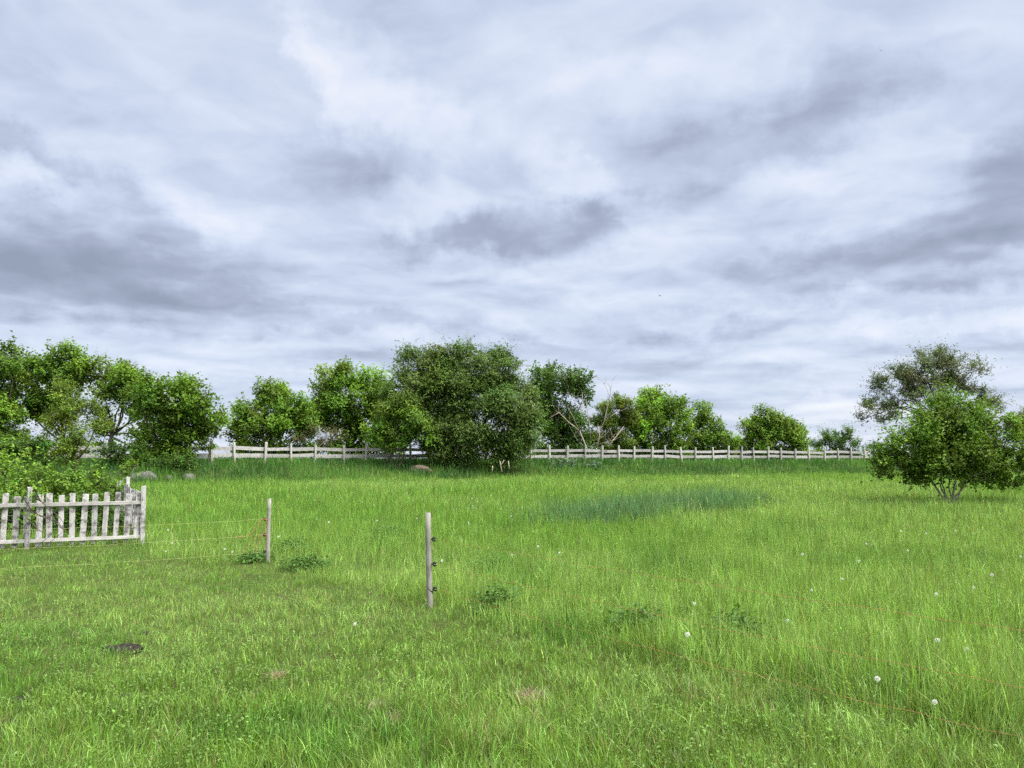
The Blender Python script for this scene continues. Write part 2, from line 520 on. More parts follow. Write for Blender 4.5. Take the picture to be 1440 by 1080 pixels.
def mixc(a, b_, f):
    return a[None] * (1 - f)[:, None] + b_[None] * f[:, None]


def grow_grass():
    x, y, r = sample_polar(800000, 2.3, 86, 1.72, R(44))
    s = fence_s(x, y)
    ls = lawn_side(x, y)
    clump = fbm(x, y, 0.33, 41, 2)
    broad = fbm(x, y, 2.6, 43, 4)
    wide = fbm(x, y, 7.0, 47, 3)
    keep = (s < 9) & (rng.random(len(x)) < 0.40 + 0.9 * clump)
    for P, rad, hh in MOLE_P:
        dd = np.hypot((x - P[0]) / rad, (y - P[1]) / rad) + 0.9 * (fbm(x, y, 0.12, 71, 2) - 0.5)
        keep &= (dd > 0.95) | (rng.random(len(x)) < 0.10)
    for P, rad in DRY_P:
        keep &= (np.hypot(x - P[0], y - P[1]) > rad * 0.9) | (rng.random(len(x)) < 0.2)
    x, y, r, s, ls, clump, broad, wide = (a[keep] for a in (x, y, r, s, ls, clump, broad, wide))
    n = len(x)
    pm = patch_mask(x, y)
    bank = sstep(-8.6, -5.6, s + 7.0 * (fbm(x, y, 3.6, 51, 4) - 0.5))
    inner = sstep(-0.5, 0.3, ls + 0.9 * (broad - 0.5))
    gate = np.exp(-((x + 2.3) / 2.2) ** 2 - ((y - 11.0) / 2.6) ** 2)
    garden = sstep(0.0, 0.6, PICK_B[0] - x) * sstep(13.2, 14.2, y) * (1 - sstep(18, 21, y))
    hl = 0.060 + 0.075 * clump + (0.03 + 0.10 * broad) * sstep(6.6, 4.2, r)
    hm = 0.20 + 0.13 * clump + 0.14 * sstep(0.35, 0.75, broad)
    h = hl * inner + hm * (1 - inner)
    h = h * (1 - 0.5 * gate * (1 - inner))
    h = h * (1 - pm) + (0.56 + 0.28 * clump) * pm
    h = h * (1 - bank) + (0.38 + 0.34 * clump + 0.14 * broad) * bank
    h = h * rng.uniform(0.55, 1.18, n)
    w = np.maximum(rng.uniform(0.0034, 0.0082, n), 0.00048 * r * rng.uniform(0.6, 1.4, n))
    lean = rng.gamma(2.0, 0.13, n) * (1 + 0.45 * inner)
    # colour is by kind of grass: which kind stands where
    f1 = sstep(0.35, 0.7, broad)
    col = mixc(COLS['lawn'], COLS['lawn2'], f1) * inner[:, None] + mixc(COLS['mead'], COLS['mead2'], sstep(0.35, 0.7, wide)) * (1 - inner)[:, None]
    tuft = sstep(0.60, 0.70, fbm(x, y, 1.15, 61, 3))[:, None] * 0.55
    col = col * (1 - tuft) + COLS['bank'][None] * tuft
    blu = (rng.random(n) < pm * 1.0)[:, None]
    col = np.where(blu, COLS['blue'][None], col)
    bankc = mixc(COLS['bank'], COLS['dark'], sstep(0.36, 0.58, fbm(x, y, 2.2, 55, 3)))
    col = col * (1 - bank[:, None]) + bankc * bank[:, None]
    col = col * (0.58 + 0.84 * fbm(x, y, 0.14, 81, 2))[:, None]
    col = col * rng.lognormal(0, 0.31, n)[:, None] * (1 + rng.normal(0, 0.08, (n, 3)))
    straw = rng.random(n) < 0.022 + 0.09 * sstep(0.60, 0.8, fbm(x, y, 0.8, 67, 3)) * inner
    col[straw] = COLS['straw'][None] * rng.uniform(0.4, 1.0, (straw.sum(), 1))
    sorrel = (rng.random(n) < 0.008 * sstep(0.5, 0.7, wide)) & (inner < 0.5) & (pm < 0.4)
    col[sorrel] = np.array([0.26, 0.16, 0.07])[None] * rng.uniform(0.6, 1.1, (sorrel.sum(), 1))
    stalk = (~straw) & (inner < 0.5) & (bank < 0.4) & (pm < 0.4) & (rng.random(n) < 0.07)
    h[stalk] *= 1.4
    w[stalk] *= 0.65
    lean[stalk] *= 0.6
    col[stalk] = col[stalk] * np.array([1.25, 1.12, 1.3])
    p = np.stack([x, y, ground_z(x, y) - 0.01], 1)
    kinds = np.where(pm > 0.5, 2, np.where(bank > 0.5, 3, np.where(inner > 0.5, 0, 1)))
    names = [('lawn_grass', 'short green grass on the near side of the wire fence', 'grass'),
             ('meadow_grass', 'tall yellow-green meadow grass beyond the wooden stakes', 'grass'),
             ('blue_grass', 'long patch of taller blue-green grass in the middle of the meadow', 'grass'),
             ('bank_grass', 'tall dark green grass on the bank below the board fence', 'grass')]
    for k, (nm, lb, ct) in enumerate(names):
        g = MB()
        for near in (True, False):
            sel = (kinds == k) & ((r < 9) == near)
            if not sel.any():
                continue
            v, qd, tr, c = blades(p[sel], h[sel], w[sel], lean[sel], np.clip(col[sel], 0.004, 0.8), 3 if near else 2)
            n0 = g.n
            g.add(v, qd, c)
            g.f.append(tr.astype(np.int32) + n0)
        if k < 2:      # small clover and daisy leaves between the blades
            sel = np.flatnonzero((kinds == k) & (r < 16) & (fbm(x, y, 0.9, 97, 3) > 0.53))
            sel = rng.choice(sel, min(len(sel), 30000), replace=False)
            m_ = len(sel)
            pp = p[sel] + np.stack([rng.normal(0, .02, m_), rng.normal(0, .02, m_), h[sel] * rng.uniform(0.45, 0.85, m_)], 1)
            nr = unit(np.array([0, 0, 1.0]) + rng.normal(0, 0.45, (m_, 3)))
            sz = rng.uniform(0.010, 0.026, m_)
            cc_ = np.array([0.125, 0.230, 0.040])[None] * rng.lognormal(0, 0.25, (m_, 1))
            v, qd, c = leaf_cards(pp, nr, rng.normal(0, 1, (m_, 3)), sz, sz * 0.75, cc_)
            g.add(v, qd, c)
        tag(g.build(nm, M_GRASS), lb, ct, kind='stuff')



# ------------------------------------------------------------------ trees and shrubs
def leaf_cards(pos, nrm, axis, L, Wd, tint):
    """folded pointed leaves: base, two sides, tip"""
    axis = axis - nrm * np.sum(axis * nrm, 1)[:, None]
    axis /= np.linalg.norm(axis, axis=1)[:, None] + 1e-9
    side = np.cross(nrm, axis)
    L, Wd = L[:, None], Wd[:, None]
    b0 = pos
    s1 = pos + axis * L * 0.42 + side * Wd * 0.5 + nrm * Wd * 0.12
    s2 = pos + axis * L * 0.42 - side * Wd * 0.5 + nrm * Wd * 0.12
    tp = pos + axis * L - nrm * L * 0.10
    v = np.stack([b0, s1, tp, s2], 1).reshape(-1, 3)
    n = len(pos)
    f = np.arange(n * 4).reshape(n, 4)
    return v, f, np.repeat(tint, 4, 0)


def unit(a):
    return a / (np.linalg.norm(a, axis=-1, keepdims=True) + 1e-9)


grow_grass()


def limb(a, b_, r0, r1, sag=0.12, n=5):
    a, b_ = np.asarray(a, float), np.asarray(b_, float)
    L = np.linalg.norm(b_ - a)
    ts = np.linspace(0, 1, n)
    pts = a[None] * (1 - ts)[:, None] + b_[None] * ts[:, None]
    off = rng.normal(0, sag * L * 0.35, 3)
    pts = pts + np.sin(np.pi * ts)[:, None] * off[None] + np.sin(2 * np.pi * ts)[:, None] * rng.normal(0, 0.03 * L, 3)[None]
    return pts, np.linspace(r0, r1, n)


def tree(name, label, cat, lobes, Y, base_px, col, leaf=(0.185, 0.12), cover=6.2, clumps=14, tight=0.40, droop=0.0,
         stems=1, trunk_r=0.14, skirt=None, grow=1.0, dv=0.7, mat=None, bark=None, group=None, squash=0.85, fringe=0.2, var=0.24, gap=0.0, spread=0.25, base_z=None):
    mat, bark = mat or M_LEAF, bark or M_BARK
    base = at(base_px, 645, Y)
    base[2] = float(ground_z(base[0], base[1])) if base_z is None else base_z
    root = empty(name, base, label, cat, group)
    pxm = Y / F
    lobes = [(a, b_, c_ * grow) for a, b_, c_ in lobes]
    if skirt:
        x0, x1, yy, rr = skirt
        lobes += [(float(xx), yy + rng.uniform(-4, 4), rr * rng.uniform(0.85, 1.2)) for xx in np.arange(x0, x1 + 1, rr * 1.1)]
    mean_r = np.mean([l[2] for l in lobes]) * pxm
    tk, cr = MB(), MB()
    forks = []
    cz = np.mean([at(l[0], l[1], Y)[2] for l in lobes])
    for k in range(stems):
        a = rng.uniform(0, 2 * np.pi)
        b0 = np.array([math.cos(a), math.sin(a), 0]) * (spread * (0.25 if stems > 1 else 0)) + np.array([0, 0, -0.1])
        hgt = max(0.4, (cz - base[2]) * rng.uniform(0.45, 0.62))
        tip = b0 + np.array([math.cos(a) * spread * (2.2 if stems > 1 else 0.5), math.sin(a) * spread * (2.0 if stems > 1 else 0.5), hgt])
        pts, rd = limb(b0, tip, trunk_r * rng.uniform(0.8, 1.1), trunk_r * 0.6, 0.1, 6)
        tk.tube(pts, rd, 7)
        forks.append((tip, trunk_r * 0.6))
    pos_all, nrm_all, ax_all, L_all, W_all, T_all = [], [], [], [], [], []
    for (px, py, rp) in lobes:
        c = at(px, py, Y) - base
        r = rp * pxm
        c[1] += rng.uniform(-dv, dv) * mean_r
        f = min(forks, key=lambda q_: np.linalg.norm(q_[0] - c))
        pts, rd = limb(f[0], c, f[1] * 0.75, max(0.012, trunk_r * 0.16), 0.18, 6)
        tk.tube(pts, rd, 5)
        nleaf = int(cover * math.pi * r * r / (leaf[0] * leaf[1] * 0.5))
        nc = clumps
        dirs = unit(rng.normal(size=(nc, 3)) + np.array([0, 0, 0.28]))
        rad = r * rng.uniform(0.35, 1.0, nc)
        rad[:2] *= 0.3
        cc = c + dirs * rad[:, None] * np.array([1, 1, squash])
        csz = r * tight * rng.uniform(0.7, 1.35, nc)
        for q_ in range(nc):
            pts, rd = limb(pts[-2] if False else c, cc[q_], max(0.010, trunk_r * 0.13), 0.004, 0.2, 4)
            tk.tube(pts, rd, 4, cap=False)
        nsh = max(4, nleaf // 9)
        wts = csz ** 2 * rng.uniform(0.6, 1.3, nc)
        own = rng.choice(nc, nsh, p=wts / wts.sum())
        sd_ = unit(rng.normal(size=(nsh, 3)))
        sp = cc[own] + sd_ * (csz[own] * rng.uniform(0.05, 0.95, nsh) ** 0.7)[:, None] * np.array([1, 1, 0.8])
        out = unit(sp - c)
        sdir = unit(out * 0.6 + np.array([0, 0, 0.75 - 1.7 * droop]) + rng.normal(0, 0.38, (nsh, 3)))
        slen = leaf[0] * rng.uniform(1.6, 3.6, nsh) * (1 + fringe * (rng.random(nsh) < 0.22) * 1.6)
        ctint = col[None] * rng.lognormal(0, var, (nc, 1)) * (1 + rng.normal(0, 0.06, (nc, 3)))
        per = 9
        tt = np.tile(np.linspace(0.05, 1, per), (nsh, 1)) + rng.normal(0, 0.05, (nsh, per))
        P = sp[:, None] + sdir[:, None] * (slen[:, None] * tt)[..., None] + rng.normal(0, leaf[0] * 0.16, (nsh, per, 3))
        if droop:
            P[..., 2] -= droop * slen[:, None] * tt ** 2 * 0.8
        P = P.reshape(-1, 3)
        m_ = len(P)
        sdr = np.repeat(sdir, per, 0)
        nr = unit(np.array([0, 0, 0.75]) + 0.35 * np.repeat(out, per, 0) + rng.normal(0, 0.55, (m_, 3)))
        ax = unit(sdr * 0.5 + rng.normal(0, 0.6, (m_, 3)) + np.array([0, 0, -0.25 - droop]))
        tn = np.repeat(ctint[own], per, 0) * rng.lognormal(0, 0.15, (m_, 1))
        sz = rng.uniform(0.65, 1.2, m_)
        pos_all.append(P); nrm_all.append(nr); ax_all.append(ax)
        L_all.append(leaf[0] * sz); W_all.append(leaf[1] * sz); T_all.append(tn)
    v, f, tn = leaf_cards(np.concatenate(pos_all), np.concatenate(nrm_all), np.concatenate(ax_all),
                          np.concatenate(L_all), np.concatenate(W_all), np.concatenate(T_all))
    zmin = 0.03
    v[:, 2] = np.maximum(v[:, 2], zmin)
    cr.add(v, f, np.clip(tn, 0.004, 0.7))
    tk.build('trunk', bark, root, True)
    cr.build('crown', mat, root)
    return root


G_MID = np.array([0.136, 0.246, 0.029])
G_DARK = np.array([0.076, 0.155, 0.025])
G_BRIGHT = np.array([0.140, 0.255, 0.032])
G_OLIVE = np.array([0.150, 0.225, 0.034])
G_WILL = np.array([0.078, 0.130, 0.027])
G_SILVER = np.array([0.125, 0.160, 0.070])
ROW = 'trees in the row along the board fence'

tree('maple_tree', 'tall green tree at the left frame edge, highest of the left-hand row', 'tree',
     [(-30, 530, 42), (12, 520, 30), (-10, 580, 42), (22, 590, 26), (-45, 620, 40), (10, 630, 28)], 44, -12, G_MID, grow=1.17, skirt=(-50, 50, 632, 16), group=ROW)
tree('maple_tree', 'broad green tree between the left-edge tree and the tree with a see-through gap', 'tree',
     [(58, 535, 30), (98, 520, 27), (124, 528, 24), (75, 572, 28), (42, 565, 26), (100, 560, 22)], 46, 85, G_MID, grow=1.2, skirt=(40, 130, 638, 13), group=ROW, gap=0.1)
tree('maple_tree', 'tree with bare dark branches showing sky through a gap under its crown', 'tree',
     [(163, 532, 24), (188, 542, 22), (148, 556, 18), (204, 560, 18), (180, 562, 16), (150, 588, 13), (200, 590, 16), (205, 612, 15), (142, 612, 14), (192, 632, 9)], 46, 158, G_MID, grow=1.18, group=ROW, trunk_r=0.16, clumps=12)
tree('maple_tree', 'round low-skirted tree right of the gap, hiding the board fence with its dark foot', 'tree',
     [(240, 557, 27), (262, 560, 24), (215, 582, 26), (245, 600, 32), (272, 596, 26), (285, 575, 16), (212, 560, 22), (228, 622, 24), (262, 622, 22), (205, 640, 18), (240, 645, 20)],
     40.5, 240, G_MID * 0.85, grow=1.17, skirt=(196, 272, 648, 12), group=ROW, trunk_r=0.12, stems=3)
tree('olive_shrub', 'light olive-green narrow shrub standing in front of the left tree row', 'shrub',
     [(98, 555, 18), (108, 580, 24), (92, 605, 24), (118, 620, 22), (100, 635, 22), (128, 600, 16)], 33, 105, G_OLIVE, leaf=(0.11, 0.05), tight=0.42, cover=4.0, fringe=0.9)
tree('sapling', 'small leafy sapling at the open end of the left tree row beside a fence post', 'sapling',
     [(296, 602, 9), (284, 616, 10), (303, 612, 7), (290, 630, 8)], 41, 291, G_BRIGHT * 0.85, leaf=(0.11, 0.07), trunk_r=0.04, clumps=6)
tree('maple_tree', 'round tree standing alone right of the sky gap, first of the middle row', 'tree',
     [(380, 557, 26), (352, 582, 22), (405, 575, 26), (345, 618, 20), (384, 608, 30), (415, 606, 20), (360, 600, 22), (425, 588, 16), (432, 604, 14)], 49.5, 384, G_MID, grow=1.17, skirt=(330, 445, 638, 11), group=ROW)
tree('maple_tree', 'tall pointed bright green tree immediately left of the big dark willow', 'tree',
     [(487, 535, 26), (464, 556, 24), (520, 545, 26), (478, 585, 34), (520, 590, 30), (450, 592, 20), (500, 620, 26), (445, 575, 14), (540, 575, 22), (548, 605, 20)], 53, 492, G_MID, grow=1.17, skirt=(440, 560, 638, 12), group=ROW)
tree('elder_bush', 'bright large-leaved bush in front of the board fence at the willow\'s left foot', 'bush',
     [(552, 585, 28), (580, 598, 24), (530, 606, 18), (566, 625, 20), (545, 622, 18), (600, 612, 14)], 46.2, 556, G_BRIGHT, leaf=(0.17, 0.10), stems=4, trunk_r=0.06)
tree('twiggy_shrub', 'grey-brown twiggy shrub with few leaves above the fence between two trees', 'shrub',
     [(440, 610, 15), (465, 612, 16), (420, 618, 12), (450, 625, 14)], 49.0, 445, np.array([0.15, 0.15, 0.075]), leaf=(0.09, 0.04), cover=1.4, stems=5,
     trunk_r=0.035, bark=M_PALEBARK, clumps=14, fringe=0.8)
tree('willow_tree', 'big dark round willow in the centre, foliage reaching the bank and hiding the fence', 'tree',
     [(602, 514, 32), (650, 512, 32), (700, 530, 36), (578, 556, 33), (640, 565, 46), (706, 572, 44), (598, 602, 36), (656, 612, 40), (725, 606, 34),
      (742, 560, 20), (625, 540, 34), (680, 548, 34), (690, 632, 24), (635, 637, 22), (735, 632, 18), (568, 590, 24), (588, 575, 28), (752, 600, 18), (615, 632, 22), (710, 640, 18), (660, 642, 16)],
     48.0, 655, G_WILL * 1.5, grow=1.14, dv=0.4, leaf=(0.17, 0.075), cover=6.0, clumps=16, tight=0.42, droop=0.30, stems=4, trunk_r=0.13, mat=M_WILLOW, spread=0.5, fringe=0.8, var=0.12)
tree('dark_maple_tree', 'dark green tree standing half behind the right side of the big willow', 'tree',
     [(770, 545, 26), (800, 550, 24), (765, 590, 30), (805, 592, 26), (822, 556, 12), (788, 618, 22), (818, 615, 16)], 57.5, 785, G_DARK, grow=1.17, skirt=(745, 840, 639, 10), group=ROW, leaf=(0.21, 0.135))
tree('hazel_shrub', 'yellow-green shrub behind the bare dead branches', 'shrub',
     [(868, 572, 20), (850, 596, 20), (880, 600, 25), (845, 622, 18), (872, 624, 20), (830, 625, 16), (890, 585, 16), (852, 575, 12), (890, 630, 12), (855, 634, 11)], 60, 862, G_OLIVE * 0.9, leaf=(0.11, 0.065), stems=3, trunk_r=0.07)
tree('maple_tree', 'flat-topped green tree right of the dead branches with sky showing under its right side', 'tree',
     [(922, 570, 22), (948, 578, 18), (908, 582, 18), (930, 602, 24), (892, 612, 20), (908, 624, 18), (945, 624, 18), (960, 588, 9), (965, 612, 13)], 62, 925, G_MID * 1.1, grow=1.17, skirt=(850, 965, 639, 10), group=ROW, leaf=(0.21, 0.13))
tree('conical_tree', 'small cone-shaped green tree between the flat-topped tree and a round bush', 'tree',
     [(989, 578, 10), (984, 598, 16), (1002, 606, 16), (1014, 620, 13), (976, 620, 14), (995, 625, 15), (1028, 630, 8)], 64, 992, G_MID, grow=1.2, skirt=(962, 1040, 640, 9), group=ROW, leaf=(0.21, 0.13))
tree('field_maple', 'wide dome-shaped green tree near the right end of the row', 'tree',
     [(1080, 596, 18), (1108, 602, 17), (1060, 610, 16), (1090, 616, 22), (1122, 618, 14), (1050, 624, 13), (1110, 628, 14), (1072, 628, 14)], 68, 1088, G_MID, grow=1.30, skirt=(1036, 1146, 641, 9), group=ROW, leaf=(0.21, 0.13))
tree('thorn_bush', 'smallest bush at the right end of the row with thin upright shoots', 'bush',
     [(1164, 620, 10), (1186, 617, 11), (1199, 628, 8), (1150, 629, 8), (1176, 628, 11), (1160, 612, 6), (1190, 608, 6)], 72, 1175, G_DARK * 1.15, group=ROW, leaf=(0.15, 0.08), fringe=0.9, skirt=(1146, 1212, 642, 7))
tree('silver_willow_tree', 'tall airy grey-green willow rising behind the foreground thorn bush', 'tree',
     [(1300, 512, 24), (1340, 512, 24), (1270, 528, 22), (1232, 545, 20), (1222, 572, 17), (1258, 570, 20), (1305, 545, 26), (1348, 538, 24), (1370, 520, 14), (1285, 560, 20), (1325, 500, 14), (1390, 570, 18), (1214, 590, 9), (1248, 590, 13), (1330, 532, 24), (1288, 536, 24), (1362, 548, 18)],
     75, 1322, G_SILVER, leaf=(0.22, 0.09), cover=3.2, clumps=12, tight=0.36, droop=0.12, trunk_r=0.2, mat=M_WILLOW, fringe=0.9, var=0.15)
tree('hawthorn_bush', 'large dark green spreading bush with several pale stems alone in the meadow', 'bush',
     [(1330, 578, 20), (1300, 598, 22), (1358, 596, 24), (1285, 622, 24), (1322, 625, 32), (1368, 625, 32), (1408, 628, 26), (1252, 640, 18), (1240, 656, 14),
      (1268, 656, 22), (1322, 660, 28), (1378, 660, 28), (1424, 655, 22), (1444, 636, 22), (1392, 676, 15), (1290, 674, 14), (1415, 680, 14), (1262, 625, 14), (1300, 655, 24), (1350, 650, 28), (1400, 655, 26), (1440, 660, 14), (1340, 600, 24), (1385, 602, 22), (1320, 648, 28), (1345, 628, 30), (1355, 668, 20), (1310, 602, 20), (1330, 566, 15), (1236, 655, 11), (1248, 668, 10), (1232, 640, 9), (1418, 596, 12), (1432, 682, 10), (1385, 572, 9)],
     23.6, 1333, G_MID * 0.86, grow=1.06, dv=0.6, leaf=(0.09, 0.062), cover=5.4, clumps=17, stems=9, trunk_r=0.030, bark=M_PALEBARK, spread=0.20, fringe=1.0)
tree('ash_tree', 'olive tree at the right frame edge behind the foreground bush', 'tree',
     [(1422, 598, 13), (1440, 608, 20), (1462, 592, 28), (1480, 620, 25)], 78, 1455, G_OLIVE * 0.75, leaf=(0.16, 0.08))
tree('distant_tree', 'tiny dark tree far off between the fence end and the foreground bush', 'tree',
     [(1228, 630, 6), (1236, 633, 6), (1219, 635, 4)], 160, 1228, G_DARK * 0.8, leaf=(0.35, 0.25), trunk_r=0.2, clumps=8)
tree('bramble_bush', 'wide tangled bramble thicket rising above the picket fence', 'bush',
     [(20, 676, 16), (58, 678, 16), (98, 674, 17), (138, 678, 15), (160, 686, 11), (40, 695, 22), (88, 698, 22), (128, 702, 20), (158, 705, 12), (60, 722, 20),
      (20, 715, 20), (105, 725, 18), (140, 728, 14)],
     17.6, 85, G_BRIGHT * 0.95, leaf=(0.085, 0.055), cover=4.6, stems=8, trunk_r=0.018, spread=0.5, fringe=1.0, clumps=12, droop=0.1)
tree('bramble_bush', 'low dark bramble hedge directly behind the front pickets', 'bush',
     [(x_, 742 + (x_ % 5) - 2, 17) for x_ in range(-30, 172, 15)] + [(x_, 718, 15) for x_ in range(-20, 168, 19)],
     15.6, 70, G_DARK, leaf=(0.075, 0.05), cover=4.0, stems=6, trunk_r=0.012, spread=0.6, clumps=9, tight=0.45)
tree('elder_bush', 'dark bush under the left-edge tree, above the pale-leaved shrub', 'bush',
     [(x_, 632 + (x_ % 7) - 3, 14) for x_ in range(-12, 66, 13)] + [(x_, 650, 13) for x_ in range(-6, 70, 15)],
     36.5, 20, G_DARK, leaf=(0.15, 0.09), stems=4, trunk_r=0.05)
tree('elder_bush', 'dark low bush along the foot of the round low-skirted tree above the boulders', 'bush',
     [(x_, 655 + (x_ % 5) - 2, 9) for x_ in range(148, 276, 11)] + [(150, 636, 9), (164, 632, 8), (178, 638, 9), (195, 634, 9)],
     38.2, 212, G_DARK * 0.9, leaf=(0.13, 0.08), stems=5, trunk_r=0.04, clumps=9)
tree('elder_bush', 'pale-leaved shrub at the left frame edge above the picket fence', 'bush',
     [(-8, 655, 20), (10, 665, 14), (18, 650, 10), (-20, 690, 25)], 18.6, -6, G_BRIGHT * 1.15, leaf=(0.13, 0.045), cover=2.2, stems=4, trunk_r=0.02, fringe=1.0)
tree('bramble_sprig', 'low leafy sprig beside the grey boulders behind the picket fence', 'plant',
     [(180, 658, 9), (192, 656, 7), (172, 664, 8)], 21, 182, G_BRIGHT * 0.9, leaf=(0.07, 0.045), cover=2.4, stems=3, trunk_r=0.012)
tree('creeper', 'light green climbing sprig growing through the pickets near the second post', 'plant',
     [(47, 700, 7), (42, 718, 7), (50, 690, 5), (44, 735, 7), (33, 700, 4)], 13.55, 45, G_BRIGHT * 1.3, leaf=(0.055, 0.035), cover=2.0, stems=2, trunk_r=0.006)

# bare dead branches beside the dark maple
base = at(838, 645, 56.2)
base[2] = float(ground_z(base[0], base[1]))
dead = empty('dead_tree', base, 'bare pale dead branches fanning out behind the board fence', 'dead tree')
STICKS = [([(829, 640), (815, 606), (800, 594), (786, 580), (781, 578)], .075, .02), ([(815, 606), (805, 585), (798, 570)], .045, .015),
          ([(818, 606), (818, 580), (819, 552)], .05, .015), ([(815, 575), (806, 562), (803, 553)], .03, .01),
          ([(831, 620), (828, 590), (824, 560)], .05, .015), ([(838, 636), (843, 612), (842, 600)], .085, .04),
          ([(836, 620), (850, 592), (857, 560), (853, 545), (846, 535), (834, 532)], .04, .008), ([(857, 560), (860, 540), (862, 530)], .02, .006),
          ([(855, 628), (865, 616), (877, 600)], .075, .035), ([(812, 620), (806, 608)], .03, .01), ([(786, 580), (774, 587), (772, 588)], .03, .01),
          ([(850, 592), (860, 585), (872, 576)], .03, .01), ([(840, 625), (852, 622), (864, 618)], .03, .012)]
for pts, r0, r1 in STICKS:
    pp = np.array([at(a, b_, 56.2 + rng.uniform(-0.3, 0.3)) for a, b_ in pts]) - base
    s_ = MB()
    s_.tube(pp, np.linspace(r0, r1, len(pp)) * 0.8, 6)
    for _ in range(5):
        k = rng.integers(0, len(pp) - 1)
        a = pp[k] + (pp[k + 1] - pp[k]) * rng.random()
        b_ = a + np.array([rng.normal(0, .5), rng.normal(0, .4), rng.uniform(.2, 1.0)])
        q_, rd = limb(a, b_, 0.014, 0.004, 0.2, 4)
        s_.tube(q_, rd, 4)
    s_.build('branch', M_DEADWOOD, dead, True)

# ------------------------------------------------------------------ board fence on the bank
PXP = [-60, -15, 30, 72, 112, 152, 190, 228, 265, 300, 332, 375, 411, 445, 485, 515, 550, 578, 605, 632, 660, 686, 710, 729, 747, 773, 797, 823, 846, 870, 891, 916, 935, 958, 977, 1002, 1023,
       1041, 1059, 1079, 1097, 1117, 1136, 1158, 1177, 1195, 1214, 1232, 1250, 1267, 1285, 1302, 1318, 1335, 1352, 1368, 1384, 1400, 1417, 1433, 1449, 1466]
fpts = []
for px in PXP:
    Y = float(np.interp(px, FPX, FYD))
    fpts.append(np.array([(px - 720) / F * Y, Y]))
o0 = fpts[0]
bf = empty('board_fence', (o0[0], o0[1], float(ground_z(*o0))), 'long bleached post-and-board fence along the top of the grassy bank', 'fence')
bz = float(ground_z(*o0))
for k, p in enumerate(fpts):
    nxt = fpts[min(k + 1, len(fpts) - 1)] - fpts[max(k - 1, 0)]
    ang = math.atan2(nxt[1], nxt[0])
    gz0 = float(ground_z(*p))
    hh = rng.uniform(1.25, 1.40)
    if k % 3 == 0:
        hh += 0.06
    o = MB().box(0, 0, hh / 2 - 0.1, 0.12 * rng.uniform(0.85, 1.2), 0.11, hh + 0.2, 0.02, 0.02).build('post', M_FPOST, bf)
    o.location = (p[0] - o0[0], p[1] - o0[1], gz0 - bz)
    o.rotation_euler = (rng.normal(0, 0.02), rng.normal(0, 0.035), ang)
    if k < len(fpts) - 1:
        q_ = fpts[k + 1]
        L = float(np.linalg.norm(q_ - p))
        a2 = math.atan2(q_[1] - p[1], q_[0] - p[0])
        g1 = float(ground_z(*q_))
        nrm = np.array([-math.sin(a2), math.cos(a2)]) * 0.10
        for zc_, wd in ((0.98, 0.20), (0.58, 0.22)):
            z0, z1 = gz0 + zc_ + rng.normal(0, .025), g1 + zc_ + rng.normal(0, .025)
            o = MB().box(0, 0, 0, L - 0.006, 0.03, wd * rng.uniform(0.9, 1.1)).build('board', M_BOARD, bf)
            mid = (p + q_) / 2 + nrm
            o.location = (mid[0] - o0[0], mid[1] - o0[1], (z0 + z1) / 2 - bz)
            o.rotation_euler = (0, -math.atan2(z1 - z0, L), a2)

# ------------------------------------------------------------------ picket fence round the garden
pb = np.array([PICK_B[0], PICK_B[1], float(ground_z(*PICK_B))])
pf = empty('picket_fence', pb, 'weathered grey picket fence at the left with two rails, turning a corner', 'fence')


def picket_run(a, b_, pitch, inset, first_post, posts, toward):
    """posts and rails on the outer face, pickets behind them"""
    d = b_ - a
    L = float(np.linalg.norm(d))
    ang = math.atan2(d[1], d[0])
    u = d / L
    nrm = np.array([-u[1], u[0]]) * toward
    n = int(L / pitch)
    for k in range(n):
        s_ = inset + k * pitch + rng.normal(0, 0.008)
        if s_ > L - 0.08:
            break
        p = a + u * s_ + nrm * 0.035
        g = float(ground_z(*p))
        hh = 0.95 + rng.normal(0, 0.012)
        o = MB().box(0, 0, hh / 2 + 0.03, 0.090 * rng.uniform(0.9, 1.1), 0.022, hh - 0.03, 0.008, 0.003).build('picket', M_PICKET, pf)
        o.location = (p[0] - pb[0], p[1] - pb[1], g - pb[2])
        o.rotation_euler = (rng.normal(0, 0.012), rng.normal(0, 0.022), ang)
    for s_ in posts:
        p = a + u * s_
        g = float(ground_z(*p))
        o = MB().box(0, 0, 0.52, 0.08, 0.08, 1.16 + rng.normal(0, .02), 0.012, 0.012).build('post', M_PICKET, pf)
        o.location = (p[0] - pb[0], p[1] - pb[1], g - pb[2])
        o.rotation_euler = (rng.normal(0, 0.01), rng.normal(0, 0.015), ang)
    ga, gb = float(ground_z(*a)), float(ground_z(*b_))
    for zr in (0.78, 0.145):
        o = MB().box(0, 0, 0, L - 0.10, 0.034, 0.062, 0.004).build('rail', M_RAIL, pf)
        mid = (a + b_) / 2 + nrm * 0.002
        o.location = (mid[0] - pb[0], mid[1] - pb[1], (ga + gb) / 2 + zr - pb[2])
        o.rotation_euler = (0, -math.atan2(gb - ga, L), ang)


LA = float(np.linalg.norm(PICK_B - PICK_A))
picket_run(PICK_A, PICK_B, 0.175, 0.10, True, [0.0, LA - 1.85, LA], 1)
picket_run(PICK_C, PICK_B, 0.19, 0.10, False, [2.3], -1)

